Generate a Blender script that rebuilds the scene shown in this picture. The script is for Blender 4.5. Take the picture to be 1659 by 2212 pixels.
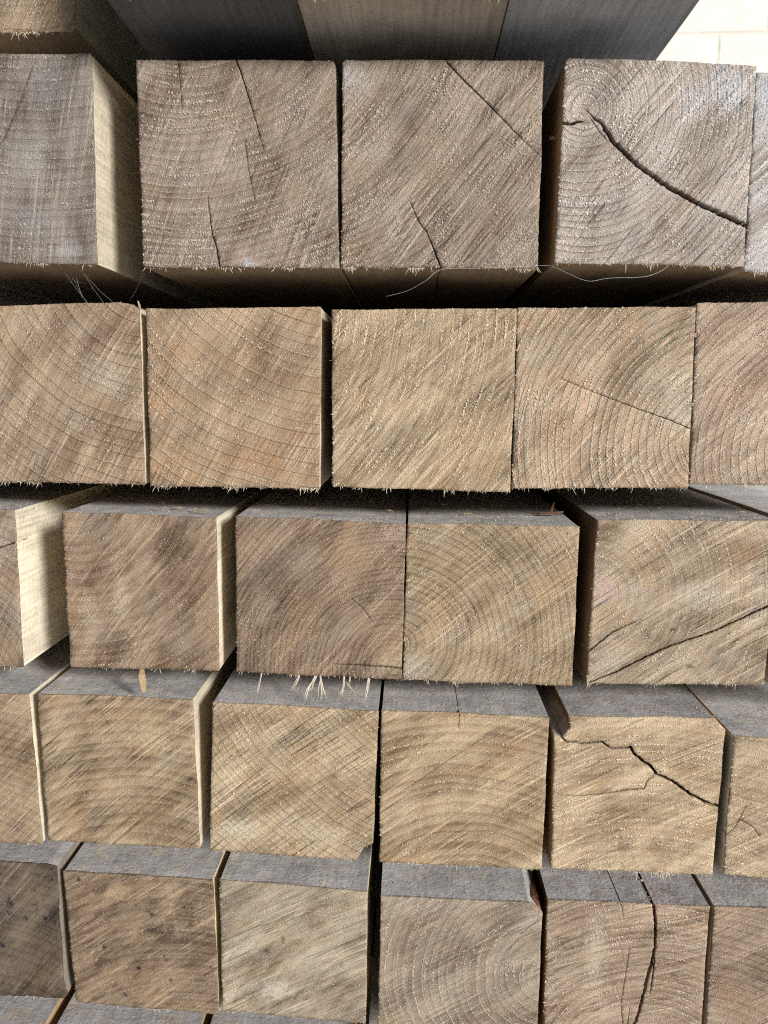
import bpy, math, random
import numpy as np
from mathutils import Vector, noise, geometry

for o in list(bpy.data.objects): bpy.data.objects.remove(o, do_unlink=True)
S = bpy.context.scene
COL = S.collection

# ---------------------------------------------------------------- camera
F = 1685.0; CX, CY = 829.5, 1106.0            # focal length and centre in units of a 1659 x 2212 picture
PITCH = math.atan(255/F); YAW = math.atan(.0353*math.cos(PITCH))
CAMZ = 0.83
cam = bpy.data.cameras.new('camera'); camo = bpy.data.objects.new('camera', cam); COL.objects.link(camo)
camo.location = (0, 0, CAMZ); camo.rotation_euler = (math.pi/2-PITCH, 0, YAW)
cam.sensor_fit = 'HORIZONTAL'; cam.sensor_width = 36; cam.lens = 36*F/1659
cam.clip_start = .01; cam.clip_end = 500
S.camera = camo
cam.dof.use_dof = True; cam.dof.focus_distance = .66; cam.dof.aperture_fstop = 13

# ---------------------------------------------------------------- light
SUN_EL, SUN_AZ = math.radians(19), math.radians(180-43)      # azimuth clockwise from +Y
w = bpy.data.worlds.new('World'); S.world = w; w.use_nodes = True
nt = w.node_tree; bg = nt.nodes['Background']
sky = nt.nodes.new('ShaderNodeTexSky'); sky.sky_type = 'NISHITA'; sky.sun_disc = False
sky.sun_elevation = SUN_EL; sky.sun_rotation = SUN_AZ
nt.links.new(sky.outputs[0], bg.inputs[0]); bg.inputs[1].default_value = .05
sun = bpy.data.lights.new('sun', 'SUN'); sun.energy = 3.7; sun.angle = math.radians(12); sun.color = (1, .985, .965)
so = bpy.data.objects.new('sun', sun); COL.objects.link(so)
sd = Vector((math.sin(SUN_AZ)*math.cos(SUN_EL), math.cos(SUN_AZ)*math.cos(SUN_EL), math.sin(SUN_EL)))
so.rotation_euler = sd.to_track_quat('Z', 'Y').to_euler(); so.location = (2, -3, 3)
vs = S.view_settings; vs.view_transform = 'Standard'; vs.look = 'None'; vs.gamma = 1; vs.use_curve_mapping = False
vs.exposure = 0.62
S.render.filter_size = 1.1; S.cycles.filter_width = 1.1
S.cycles.use_denoising = False; S.cycles.max_bounces = 6; S.cycles.diffuse_bounces = 4

# ---------------------------------------------------------------- helpers
fw = Vector((-math.sin(YAW)*math.cos(PITCH), math.cos(YAW)*math.cos(PITCH), -math.sin(PITCH)))
rt = Vector((math.cos(YAW), math.sin(YAW), 0)); up = rt.cross(fw)
def ray(x, y): return fw*F + rt*(x-CX) - up*(y-CY)
def at(x, y, Y):
    d = ray(x, y); d *= Y/d.y; return Vector((d.x, Y, d.z+CAMZ))
def atz(x, y, Z):
    d = ray(x, y); d *= (Z-CAMZ)/d.z; return Vector((d.x, d.y, Z))
def lin(c): return c/12.92 if c <= .04045 else ((c+.055)/1.055)**2.4
K = .78
def srgb(r, g, b, k=K): return tuple(lin(v/255)*k for v in (r, g, b))+(1,)

def link(name, me, mat=None, parent=None, loc=(0, 0, 0)):
    o = bpy.data.objects.new(name, me); COL.objects.link(o); o.location = loc
    if mat is not None: me.materials.append(mat)
    if parent is not None: o.parent = parent
    return o
def mesh(name, v, f, smooth=False):
    me = bpy.data.meshes.new(name); me.from_pydata([tuple(p) for p in v], [], f); me.update()
    if smooth: me.polygons.foreach_set('use_smooth', [True]*len(me.polygons))
    return me
def tag(o, label, cat, group=None, kind=None):
    o['label'] = label; o['category'] = cat
    if group: o['group'] = group
    if kind: o['kind'] = kind
    return o

class N:
    def __init__(s, name):
        s.m = bpy.data.materials.new(name); s.m.use_nodes = True; s.t = s.m.node_tree
        s.b = s.t.nodes['Principled BSDF']
    def put(s, sock, v):
        if v is None: return
        if isinstance(v, bpy.types.NodeSocket): s.t.links.new(v, sock)
        else:
            if sock.type == 'VECTOR' and len(v) == 4: v = v[:3]
            sock.default_value = v
    def math(s, op, a, b=None, c=None, clamp=False):
        n = s.t.nodes.new('ShaderNodeMath'); n.operation = op; n.use_clamp = clamp
        for i, v in enumerate((a, b, c)): s.put(n.inputs[i], v)
        return n.outputs[0]
    def vec(s, op, a, b=None, scale=None):
        n = s.t.nodes.new('ShaderNodeVectorMath'); n.operation = op
        s.put(n.inputs[0], a); s.put(n.inputs[1], b)
        if scale is not None: s.put(n.inputs['Scale'], scale)
        return n.outputs['Value'] if op in ('LENGTH', 'DOT_PRODUCT') else n.outputs[0]
    def comb(s, x, y, z):
        n = s.t.nodes.new('ShaderNodeCombineXYZ')
        for i, v in enumerate((x, y, z)): s.put(n.inputs[i], v)
        return n.outputs[0]
    def sep(s, v):
        n = s.t.nodes.new('ShaderNodeSeparateXYZ'); s.put(n.inputs[0], v); return n.outputs
    def noise(s, v, scale=1, detail=2, rough=.5, out=0):
        n = s.t.nodes.new('ShaderNodeTexNoise'); s.put(n.inputs['Vector'], v)
        n.inputs['Scale'].default_value = scale; n.inputs['Detail'].default_value = detail; n.inputs['Roughness'].default_value = rough
        return n.outputs[out]
    def step(s, v, a, b, lo=0, hi=1):
        n = s.t.nodes.new('ShaderNodeMapRange'); n.interpolation_type = 'SMOOTHSTEP'; s.put(n.inputs[0], v)
        for i, q in enumerate((a, b, lo, hi)): n.inputs[i+1].default_value = q
        return n.outputs[0]
    def mix(s, f, a, b, blend='MIX'):
        n = s.t.nodes.new('ShaderNodeMix'); n.data_type = 'RGBA'; n.blend_type = blend
        s.put(n.inputs[0], f); s.put(n.inputs[6], a); s.put(n.inputs[7], b); return n.outputs[2]
    def bump(s, h, dist, strength=1):
        n = s.t.nodes.new('ShaderNodeBump'); s.put(n.inputs['Height'], h); n.inputs['Distance'].default_value = dist
        n.inputs['Strength'].default_value = strength; s.t.links.new(n.outputs[0], s.b.inputs['Normal'])
    def coord(s, which='Object'): return s.t.nodes.new('ShaderNodeTexCoord').outputs[which]
    def fin(s, col, rough=.8, spec=.25):
        s.put(s.b.inputs['Base Color'], col); s.put(s.b.inputs['Roughness'], rough); s.b.inputs['Specular IOR Level'].default_value = spec
        return s.m

# ---------------------------------------------------------------- materials
def end_grain(name, seed, pith, sp, rl, rd, ang, sw, dark, light, band=.3, stain=0., warm=.3, grey=.2, ray_k=.3, scr=.22, tuft=.5, vert=0., white=.6, lf=None, spots=()):
    """sawn end grain in millimetres round the beam's centre: rings round the pith, rays, saw marks, blotches"""
    def desat(cc, k=.14):
        g_ = .3*cc[0]+.55*cc[1]+.15*cc[2]; return tuple(v_+(g_*t_-v_)*k for v_, t_ in zip(cc[:3], (1.03, 1., .97)))+(1,)
    dark, light = desat(dark), desat(light)
    dark = tuple(v_*k_ for v_, k_ in zip(dark[:3], (1.02, .9, .8)))+(1,); light = tuple(min(.8, v_*k_) for v_, k_ in zip(light[:3], (1.22, 1.21, 1.26)))+(1,)
    RR = random.Random(seed*7+1); lf = RR.uniform(.5, 1.25) if lf is None else lf; ll = RR.uniform(.004, .011)
    n = N(name)
    p = n.vec('SCALE', n.coord(), scale=1000.)
    x, _, z = n.sep(p)
    P = n.comb(x, z, seed*17.3)
    wn = n.vec('SUBTRACT', n.noise(P, .016, 1, .5, 1), (.5, .5, .5))
    wp = n.vec('ADD', P, n.vec('SCALE', wn, scale=8.))
    wf = n.vec('SUBTRACT', n.noise(P, .3, 1, .5, 1), (.5, .5, .5))
    wp = n.vec('ADD', wp, n.vec('SCALE', wf, scale=min(1.1, sp*.16)))
    q = n.vec('SUBTRACT', wp, (pith[0], pith[1], 0))
    qx, qy, _ = n.sep(q)
    r = n.vec('LENGTH', n.comb(qx, qy, 0))
    th = n.math('ARCTAN2', qy, qx)
    rn = n.noise(n.comb(r, seed*3.1, 0), .35/sp, 2, .6)
    rc = n.math('ADD', n.math('DIVIDE', r, sp), n.math('MULTIPLY', rn, 2.4))
    t = n.math('FRACT', rc)
    rid = n.noise(n.comb(n.math('FLOOR', rc), seed, 0), 3.7, 0)
    # tufts of torn fibre along the ring lines, grit of cut cells everywhere
    tk = n.noise(n.comb(n.math('MULTIPLY_ADD', z, .35, n.math('MULTIPLY', x, 1.1)), n.math('MULTIPLY', z, .55), seed+6), 1, 2, .6)
    grit = n.math('MULTIPLY_ADD', n.math('SUBTRACT', n.step(tk, .54, .59), n.step(tk, .4, .455, 1, 0)), .12, .5)
    tf = n.noise(n.comb(n.math('MULTIPLY', x, 1.15), n.math('MULTIPLY', z, .6), seed), 1, 2, .6)
    lw = n.math('ABSOLUTE', n.math('SUBTRACT', t, .5))
    line = n.step(lw, .25/sp, min(.22, .95/sp), 1, 0)
    patch = n.step(n.noise(P, .035, 2, .6), .32, .62, .3, 1)
    lline = n.math('MULTIPLY', n.math('MULTIPLY', line, n.step(tf, .42, .56)), n.math('MULTIPLY', patch, n.step(rid, .25, .6, .35, 1)))
    dline = n.math('MULTIPLY', n.step(n.math('ABSOLUTE', n.math('SUBTRACT', t, .5+min(.3, 1.15/sp))), .12/sp, .55/sp, 1, 0), n.step(tf, .3, .5, .35, 1))
    late = n.math('MULTIPLY', n.step(t, .1, .9), n.step(t, .93, 1., 1, 0))
    # rays
    rays = n.noise(n.comb(n.math('MULTIPLY', th, 55.), n.math('MULTIPLY', r, .035), seed), 1, 2, .6)
    rayl = n.step(rays, .58, .74)
    rayd = n.step(rays, .28, .42, 1, 0)
    # saw marks
    ca, sa = math.cos(ang), math.sin(ang)
    l0 = n.math('ADD', n.math('MULTIPLY', x, ca), n.math('MULTIPLY', z, sa))
    s0 = n.math('ADD', n.math('MULTIPLY', x, -sa), n.math('MULTIPLY', z, ca))
    s1 = n.math('ADD', s0, n.math('MULTIPLY', n.math('MULTIPLY', l0, l0), .00035))
    ln = n.noise(n.comb(n.math('MULTIPLY', s1, lf), n.math('MULTIPLY', l0, ll), seed), 1, 3, .7)
    sm = n.step(n.noise(n.vec('ADD', P, (20, 70, 0)), .04, 2, .6), .36, .6, .3, 1)
    fine = n.math('MULTIPLY_ADD', n.math('MULTIPLY', n.math('SUBTRACT', n.step(ln, .56, .62), n.step(ln, .385, .435, 1, 0)), sm), .15, .5)
    broad = n.noise(n.comb(n.math('MULTIPLY', s1, .2), n.math('MULTIPLY', l0, .006), seed+5), 1, 3, .6)
    sc = n.step(n.noise(n.comb(n.math('MULTIPLY', s1, .5), n.math('MULTIPLY', l0, .013), seed+9), 1, 3, .66), .585, .66)
    sc = n.math('MULTIPLY', sc, n.step(n.noise(P, .03, 1), .36, .56))
    vl = n.noise(n.comb(n.math('MULTIPLY', x, .9), n.math('MULTIPLY', z, .05), seed+2), 1, 2, .6)
    # blotches follow the cut
    bl = n.noise(n.comb(n.math('MULTIPLY', s1, .035), n.math('MULTIPLY', l0, .014), seed+3), 1, 3, .6)
    b2 = n.noise(n.vec('ADD', P, (40, 9, 0)), .022, 2, .6)
    lt = n.math('MULTIPLY_ADD', n.math('SUBTRACT', broad, .5), .6, n.step(bl, .2, .8))
    lt = n.math('MULTIPLY_ADD', n.math('SUBTRACT', late, .4), -band*.6, lt, clamp=True)
    col = n.mix(lt, dark, light)
    wm = tuple(min(1, a*b) for a, b in zip(light[:3], (.95, .76, .58)))+(1,)
    col = n.mix(n.math('MULTIPLY', n.step(b2, .5, .7), warm), col, wm)
    g = sum(light[:3])/3*1.2
    b3 = n.noise(n.vec('ADD', P, (7, 90, 0)), .03, 3, .65)
    col = n.mix(n.math('MULTIPLY', n.step(b3, .46, .74), grey*.55), col, (g*1.06, g, g*.92, 1))
    ws = n.step(n.noise(n.comb(n.math('MULTIPLY', s1, .42), n.math('MULTIPLY', l0, .009), seed+14), 1, 3, .72), .5, .66)
    ws = n.math('MULTIPLY', ws, n.step(n.noise(n.vec('ADD', P, (130, 60, 0)), .025, 2, .6), .38, .62))
    col = n.mix(n.math('MULTIPLY', ws, white), col, tuple(min(.8, c_*1.45+.03) for c_ in light[:3])+(1,))  # whitish wood streaks along the cut, with sun glints painted into the colour
    sn1 = n.math('MULTIPLY_ADD', n.math('SUBTRACT', fine, .5), .9, n.noise(n.vec('ADD', P, (55, 21, 0)), .3, 4, .75)) if spots else None
    for (sx, sy, sr, sq, scol, sk) in spots:
        dd = n.vec('LENGTH', n.comb(n.math('SUBTRACT', x, sx), n.math('DIVIDE', n.math('SUBTRACT', z, sy), sq), 0))
        dd = n.math('MULTIPLY_ADD', n.math('SUBTRACT', sn1, .5), sr*2.6, dd)
        col = n.mix(n.step(dd, sr*.15, sr*1.05, sk*.8, 0), col, scol)
    v = n.math('MULTIPLY_ADD', n.math('SUBTRACT', fine, .5), sw*4., 1.)
    v = n.math('MULTIPLY_ADD', n.math('SUBTRACT', grit, .5), 1.1, v)
    v = n.math('MULTIPLY_ADD', rayl, ray_k*.5, v)
    v = n.math('MULTIPLY_ADD', rayd, -ray_k*.6, v)
    if vert: v = n.math('MULTIPLY_ADD', n.math('SUBTRACT', vl, .5), vert, v)
    v = n.math('MULTIPLY_ADD', sc, -scr*1.1, v)
    v = n.math('MULTIPLY_ADD', dline, -rd, v)
    v = n.math('MAXIMUM', v, .12)
    col = n.vec('SCALE', col, scale=v)
    pale = tuple(min(.8, c*2.0+.03) for c in light[:3])+(1,)
    col = n.mix(n.math('MULTIPLY', lline, rl*.8), col, pale)
    fl = n.math('MULTIPLY', n.step(n.noise(n.comb(n.math('MULTIPLY', x, 1.5), n.math('MULTIPLY', z, .75), seed+4), 1, 1), .57, .68), tuft)
    col = n.mix(n.math('MULTIPLY', fl, .8), col, pale)
    if stain:
        sn = n.math('MULTIPLY', n.step(n.noise(n.vec('ADD', P, (300, 11, 0)), .075, 4, .62), .62, .72), stain)
        col = n.mix(sn, col, (.035, .034, .038, 1))
        sn = n.math('MULTIPLY', n.step(n.noise(n.comb(n.math('MULTIPLY', s1, .07), n.math('MULTIPLY', l0, .03), seed+31), 1, 4, .6), .52, .68), stain*.75)
        col = n.mix(sn, col, tuple(c*.4 for c in dark[:3])+(1,))
    h = n.math('MULTIPLY_ADD', fine, sw*2., n.math('MULTIPLY', grit, 1.25))
    h = n.math('MULTIPLY_ADD', lline, rl*.9, h)
    h = n.math('MULTIPLY_ADD', dline, -rd*1.2, h)
    h = n.math('MULTIPLY_ADD', sc, -scr*1.6, h)
    h = n.math('MULTIPLY_ADD', fl, .8, h)
    n.bump(h, .0013, 1.)
    return n.fin(col, .86, .2)

def sawn_sides(name, seed, side, under, dust, dust_k=1.):
    """long faces of a beam; settled grey dust on what faces up"""
    n = N(name); c = n.coord(); x, y, z = n.sep(n.vec('SCALE', c, scale=1000.))
    P = n.comb(x, y, z)
    g = n.noise(n.comb(n.math('MULTIPLY', x, .35), n.math('MULTIPLY', y, .012), n.math('MULTIPLY', z, .35)), 1, 4, .62)
    sw = n.noise(n.comb(n.math('MULTIPLY', x, .05), n.math('MULTIPLY', y, .8), n.math('MULTIPLY', z, .05)), 1, 2, .6)
    bl = n.noise(P, .02, 4, .6)
    gr = n.noise(P, 1.0, 3, .65)
    geo = n.t.nodes.new('ShaderNodeNewGeometry'); nz = n.sep(geo.outputs['True Normal'])[2]
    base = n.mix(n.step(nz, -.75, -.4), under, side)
    v = n.math('MULTIPLY_ADD', n.math('SUBTRACT', g, .5), 1.1, 1.)
    v = n.math('MULTIPLY_ADD', n.math('SUBTRACT', sw, .5), .25, v)
    v = n.math('MULTIPLY_ADD', n.math('SUBTRACT', bl, .5), 1., v)
    v = n.math('MULTIPLY_ADD', n.math('SUBTRACT', gr, .5), .9, v)
    base = n.vec('SCALE', base, scale=v)
    dn = n.math('MULTIPLY_ADD', n.math('SUBTRACT', bl, .5), 1.3, n.math('MULTIPLY_ADD', n.math('SUBTRACT', gr, .5), .8, n.math('MULTIPLY_ADD', n.math('SUBTRACT', n.noise(P, .14, 4, .7), .5), 1.1, n.math('MULTIPLY_ADD', n.math('SUBTRACT', g, .5), .45, 1.))))
    dcol = n.vec('SCALE', dust, scale=dn)
    speck = n.step(n.noise(n.vec('ADD', P, (9, 3, 1)), .42, 2, .6), .64, .7)
    dcol = n.mix(n.math('MULTIPLY', speck, .75), dcol, (.5, .46, .38, 1))
    pit = n.step(n.noise(n.vec('ADD', P, (2, 77, 5)), .22, 3, .65), .27, .34, 1, 0)
    dcol = n.mix(n.math('MULTIPLY', pit, .75), dcol, (.03, .028, .025, 1))
    col = n.mix(n.math('MULTIPLY', n.step(nz, .35, .8), n.step(n.noise(P, .06, 3, .65), .3, .55, .62*dust_k, dust_k)), base, dcol)
    isd = n.step(nz, .35, .8)
    h = n.math('ADD', n.math('MULTIPLY', n.math('MULTIPLY_ADD', isd, -.85, 1.), n.math('MULTIPLY', g, 1.)), n.math('ADD', n.math('MULTIPLY', sw, .15), n.math('ADD', n.math('MULTIPLY', n.noise(P, .3, 3, .6), .9), n.math('MULTIPLY', pit, -1.4))))
    n.bump(h, .0009, .9)
    return n.fin(col, .85, .2)

def plain_wood(name, c, k=.5):
    n = N(name); p = n.coord(); g = n.noise(n.vec('SCALE', p, scale=1000.), .6, 3, .6)
    v = n.math('MULTIPLY_ADD', n.math('SUBTRACT', g, .5), k*2, 1.)
    n.bump(g, .0003, .5)
    return n.fin(n.vec('SCALE', c, scale=v), .8, .2)

M_FIB = plain_wood('pale_torn_fibre', srgb(206, 192, 168))
M_FIB2 = plain_wood('grey_torn_fibre', srgb(190, 180, 160))
M_SPL = plain_wood('pale_splinter', srgb(205, 192, 174), .6)
M_BARK = plain_wood('bark_brown', srgb(120, 84, 58), .6)
M_CHIP = plain_wood('dry_wood_flake', srgb(170, 148, 112), .5)
M_GR = plain_wood('sawdust', srgb(186, 170, 140), .6)
M_TWIG = plain_wood('red_brown_twig', srgb(122, 90, 72), .5)
M_LATH = plain_wood('lath_wood', srgb(120, 96, 66), .4)
n_ = N('silk_thread'); M_SILK = n_.fin((.75, .75, .78, 1), .4, .5)

# ---------------------------------------------------------------- beams
def resample(poly, step, rnd, rough):
    out = []
    k = len(poly)
    for i in range(k):
        a = Vector(poly[i]); b = Vector(poly[(i+1) % k]); d = b-a; L = d.length
        if L < 1e-6: continue
        nrm = Vector((d.y, -d.x))/L                     # outward for clockwise polygons is -nrm
        m = max(1, int(L/step))
        down = abs(d.x) > abs(d.y) and d.x < 0
        amp = rough*(1.7 if down else 1.)
        for j in range(m):
            t = j/m; q = a+d*t
            e = 0
            if rough:
                s = Vector((q.x*1000, q.y*1000, rnd))
                e = noise.noise(s*.9)*amp + noise.noise(s*.25)*amp*1.2 + noise.noise(s*.03)*.0009
                e *= min(1, 6*min(t, 1-t)+.25)
            out.append(q+nrm*e)
    return out

def crack_poly(pts, w0, w1, rnd, taper0=True, taper1=True):
    pts = [Vector(p) for p in pts]
    L = [0]
    for a, b in zip(pts, pts[1:]): L.append(L[-1]+(b-a).length)
    T = L[-1]; m = max(6, int(T/.0013)); le = []; ri = []
    for i in range(m+1):
        s = T*i/m; k = max(j for j in range(len(L)-1) if L[j] <= s+1e-9)
        d = pts[k+1]-pts[k]; q = pts[k]+d*((s-L[k])/max(1e-9, d.length)); d.normalize(); nn = Vector((-d.y, d.x))
        t = i/m; w = w0+(w1-w0)*t
        if taper0: w *= min(1, t*6+.08)
        if taper1: w *= min(1, (1-t)*6+.08)
        c = noise.noise(Vector((s*260, rnd, 0)))*min(.0008, .0001+w*.35) + noise.noise(Vector((s*900, rnd, 3)))*min(.0005, w*w*180)
        wl = w*.5*(1+.55*noise.noise(Vector((s*1100, rnd, 7)))); wr = w*.5*(1+.55*noise.noise(Vector((s*1100, rnd, 11))))
        le.append(q+nn*(c+wl)); ri.append(q+nn*(c-wr))
    return le+ri[::-1]

def inside(P, poly):
    q = np.array([tuple(p) for p in poly]); x, y = P[:, 0], P[:, 1]; r = np.zeros(len(P), bool)
    x1, y1 = q[-1]
    for x2, y2 in q:
        if y1 != y2:
            c = ((y1 > y) != (y2 > y)) & (x < (x2-x1)*(y-y1)/(y2-y1)+x1); r ^= c
        x1, y1 = x2, y2
    return r

def end_face(outline, cracks, seed, grid=.0026):
    """outline (x, z) clockwise seen from the front; cracks [(polygon, depth)] are cut open"""
    R = random.Random(seed)
    verts = [Vector(p) for p in outline]; k = len(verts); edges = []; faces = [list(range(k))]
    P = np.array([tuple(p) for p in outline]); lo, hi = P.min(0), P.max(0)
    gx = np.arange(lo[0]+grid*.6, hi[0], grid); gy = np.arange(lo[1]+grid*.6, hi[1], grid)
    G = np.stack(np.meshgrid(gx, gy), -1).reshape(-1, 2)
    G = G+np.array([[R.uniform(-.3, .3), R.uniform(-.3, .3)] for _ in G])*grid
    ins = inside(G, outline)
    D = np.min(np.hypot(G[:, None, 0]-P[None, :, 0], G[:, None, 1]-P[None, :, 1]), 1)
    for g in G[ins & (D > grid*.4)]: verts.append(Vector((g[0], g[1])))
    for poly, dep in cracks:
        b = len(verts); verts += [Vector(p) for p in poly]; m = len(poly)
        edges += [(b+i, b+(i+1) % m) for i in range(m)]
    vo, eo, fo, *_ = geometry.delaunay_2d_cdt(verts, edges, faces, 1, 1e-6)
    V = np.array([tuple(v) for v in vo]); T = np.array([f for f in fo if len(f) == 3])
    C = V[T].mean(1); dep = np.zeros(len(T))
    for poly, d in cracks:
        dep = np.where(inside(C, poly), np.maximum(dep, d), dep)
    nv, nf = [], []
    ids = {}
    def vid(i, d, tagk):
        key = (i, d, tagk)
        if key not in ids:
            x, z = V[i]
            if tagk == 0 and d == 0:
                y = noise.noise(Vector((x*40, z*40, seed)))*.0006+noise.noise(Vector((x*260, z*260, seed)))*.00022
            else: y = d
            ids[key] = len(nv); nv.append((x, y, z))
        return ids[key]
    emap = {}
    for ti, tr in enumerate(T):
        d = float(dep[ti])
        a, b, c = [int(v) for v in tr]
        nf.append((vid(a, d, 0), vid(b, d, 0), vid(c, d, 0)))
        for e in ((a, b), (b, c), (c, a)): emap.setdefault(tuple(sorted(e)), []).append((d, e))
    for key, lst in emap.items():
        if len(lst) == 1:
            d, (a, b) = lst[0]
            if d == 0: nf.append((vid(b, 0, 0), vid(a, 0, 0), vid(a, .0016, 2), vid(b, .0016, 2)))
        else:
            (d0, e0), (d1, e1) = lst[0], lst[1]
            if d0 != d1:
                if d0 > d1: (d0, e0), (d1, e1) = (d1, e1), (d0, e0)
                a, b = e0
                fa = vid(b, 0, 0) if d0 == 0 else vid(b, d0, 0)
                fb = vid(a, 0, 0) if d0 == 0 else vid(a, d0, 0)
                nf.append((fa, fb, vid(a, d1, 1), vid(b, d1, 1)))
    me = bpy.data.meshes.new('end_grain'); me.from_pydata(nv, [], nf); me.update()
    n_tri = len(T)
    me.polygons.foreach_set('use_smooth', [i < n_tri for i in range(len(me.polygons))])
    return me

def long_body(outline, length, seed, notches, wob=.0006):
    """sides and far end of a beam; notches = (edge position along x, side +1 top / -1 bottom, width, depth): splits running along it"""
    pts = [Vector(p) for p in outline]
    cen = sum(pts, Vector((0, 0)))/len(pts)
    pts = [p-(p-cen).normalized()*.0005 for p in pts]
    tagl = [0]*len(pts)
    for xn, sgn, wd, dp in notches:
        best = None
        for i in range(len(pts)):
            a, b = pts[i], pts[(i+1) % len(pts)]
            if (a.x-xn)*(b.x-xn) <= 0 and abs(a.x-b.x) > 1e-6 and ((a.y+b.y)/2-cen.y)*sgn > 0: best = i
        if best is None: continue
        a, b = pts[best], pts[(best+1) % len(pts)]; t = (xn-a.x)/(b.x-a.x); zz = a.y+(b.y-a.y)*t
        s = 1 if b.x > a.x else -1
        ins = [Vector((xn-s*wd/2, zz)), Vector((xn-s*wd*.25, zz-sgn*dp)), Vector((xn+s*wd*.25, zz-sgn*dp)), Vector((xn+s*wd/2, zz))]
        pts[best+1:best+1] = ins; tagl[best+1:best+1] = [1]*4
    ys = [.0008+.0006*i for i in range(2)]+[.006]+[.006+length*(i/26)**1.4 for i in range(1, 27)]
    v, f = [], []; m = len(pts)
    for yi, y in enumerate(ys):
        sx = noise.noise(Vector((y*9, seed, 1)))*.006*min(1, y*12)+noise.noise(Vector((y*60, seed, 1)))*.0008*min(1, y*12)
        for i, p in enumerate(pts):
            e = (noise.noise(Vector((p.x*30, y*14, p.y*30+seed)))*wob+noise.noise(Vector((p.x*160, y*90, p.y*160+seed)))*wob*.4)
            d = (p-cen).normalized()*e
            v.append((p.x+d.x+(sx if tagl[i] else 0), y, p.y+d.y))
    for k in range(len(ys)-1):
        for i in range(m):
            j = (i+1) % m
            f.append((k*m+i, k*m+j, (k+1)*m+j, (k+1)*m+i))
    f.append(tuple(range((len(ys)-1)*m, len(ys)*m)))
    me = mesh('body', v, f)
    return me

def spike(v, f, a, b, w, flat=.5, R=None):
    """thin tapering splinter from a to b"""
    a, b = Vector(a), Vector(b); d = (b-a); L = d.length
    if L < 1e-6: return
    d.normalize(); s = d.cross(Vector((0, 1, 0)));
    if s.length < .1: s = d.cross(Vector((1, 0, 0)))
    s.normalize(); u = d.cross(s)
    k = len(v); mid = a+(b-a)*.55+(s*R.uniform(-.1, .1)+u*R.uniform(-.1, .1))*L if R else (a+b)/2
    for c, q in ((a, 1.), (mid, .75), (b, .18)):
        for t in (0, 2.1, 4.2):
            v.append(c+(s*math.cos(t)+u*math.sin(t)*flat)*w*.5*q)
    for r in (0, 3):
        for i in range(3):
            j = (i+1) % 3; f.append((k+r+i, k+r+j, k+r+3+j, k+r+3+i))
    f.append((k+2, k+1, k)); f.append((k+6, k+7, k+8))

def fibres(outline, seed, dens=1., lng=1.):
    R = random.Random(seed+99); v, f = [], []; m = len(outline)
    for i in range(m):
        a, b = outline[i], outline[(i+1) % m]; d = b-a; L = d.length
        if L < 1e-7: continue
        nrm = Vector((-d.y, d.x))/L
        down = abs(d.x) > abs(d.y) and d.x < 0
        clump = .1+4.6*max(0, noise.noise(Vector((a.x*60, a.y*60, seed)))-.1)
        rate = (4200 if down else 700)*dens*clump
        for _ in range(int(L*rate+R.random())):
            t = R.random(); q = a+d*t
            ln = (R.expovariate(1/.0011)+.0004)*(1. if down else .42)*lng; ln = min(ln, .0075*lng)
            y0 = R.uniform(-.0003, .001)
            p0 = (q.x-nrm.x*.0006, y0+.0004, q.y-nrm.y*.0006)
            side = R.gauss(0, .45)
            dirv = Vector((nrm.x+d.x/L*side, R.uniform(-.7, .25), nrm.y+d.y/L*side)).normalized()
            spike(v, f, p0, Vector(p0)+dirv*ln, R.uniform(.00018, .0005)+ln*.05, .5, R)
    return mesh('edge_fibres', v, f)

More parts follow.
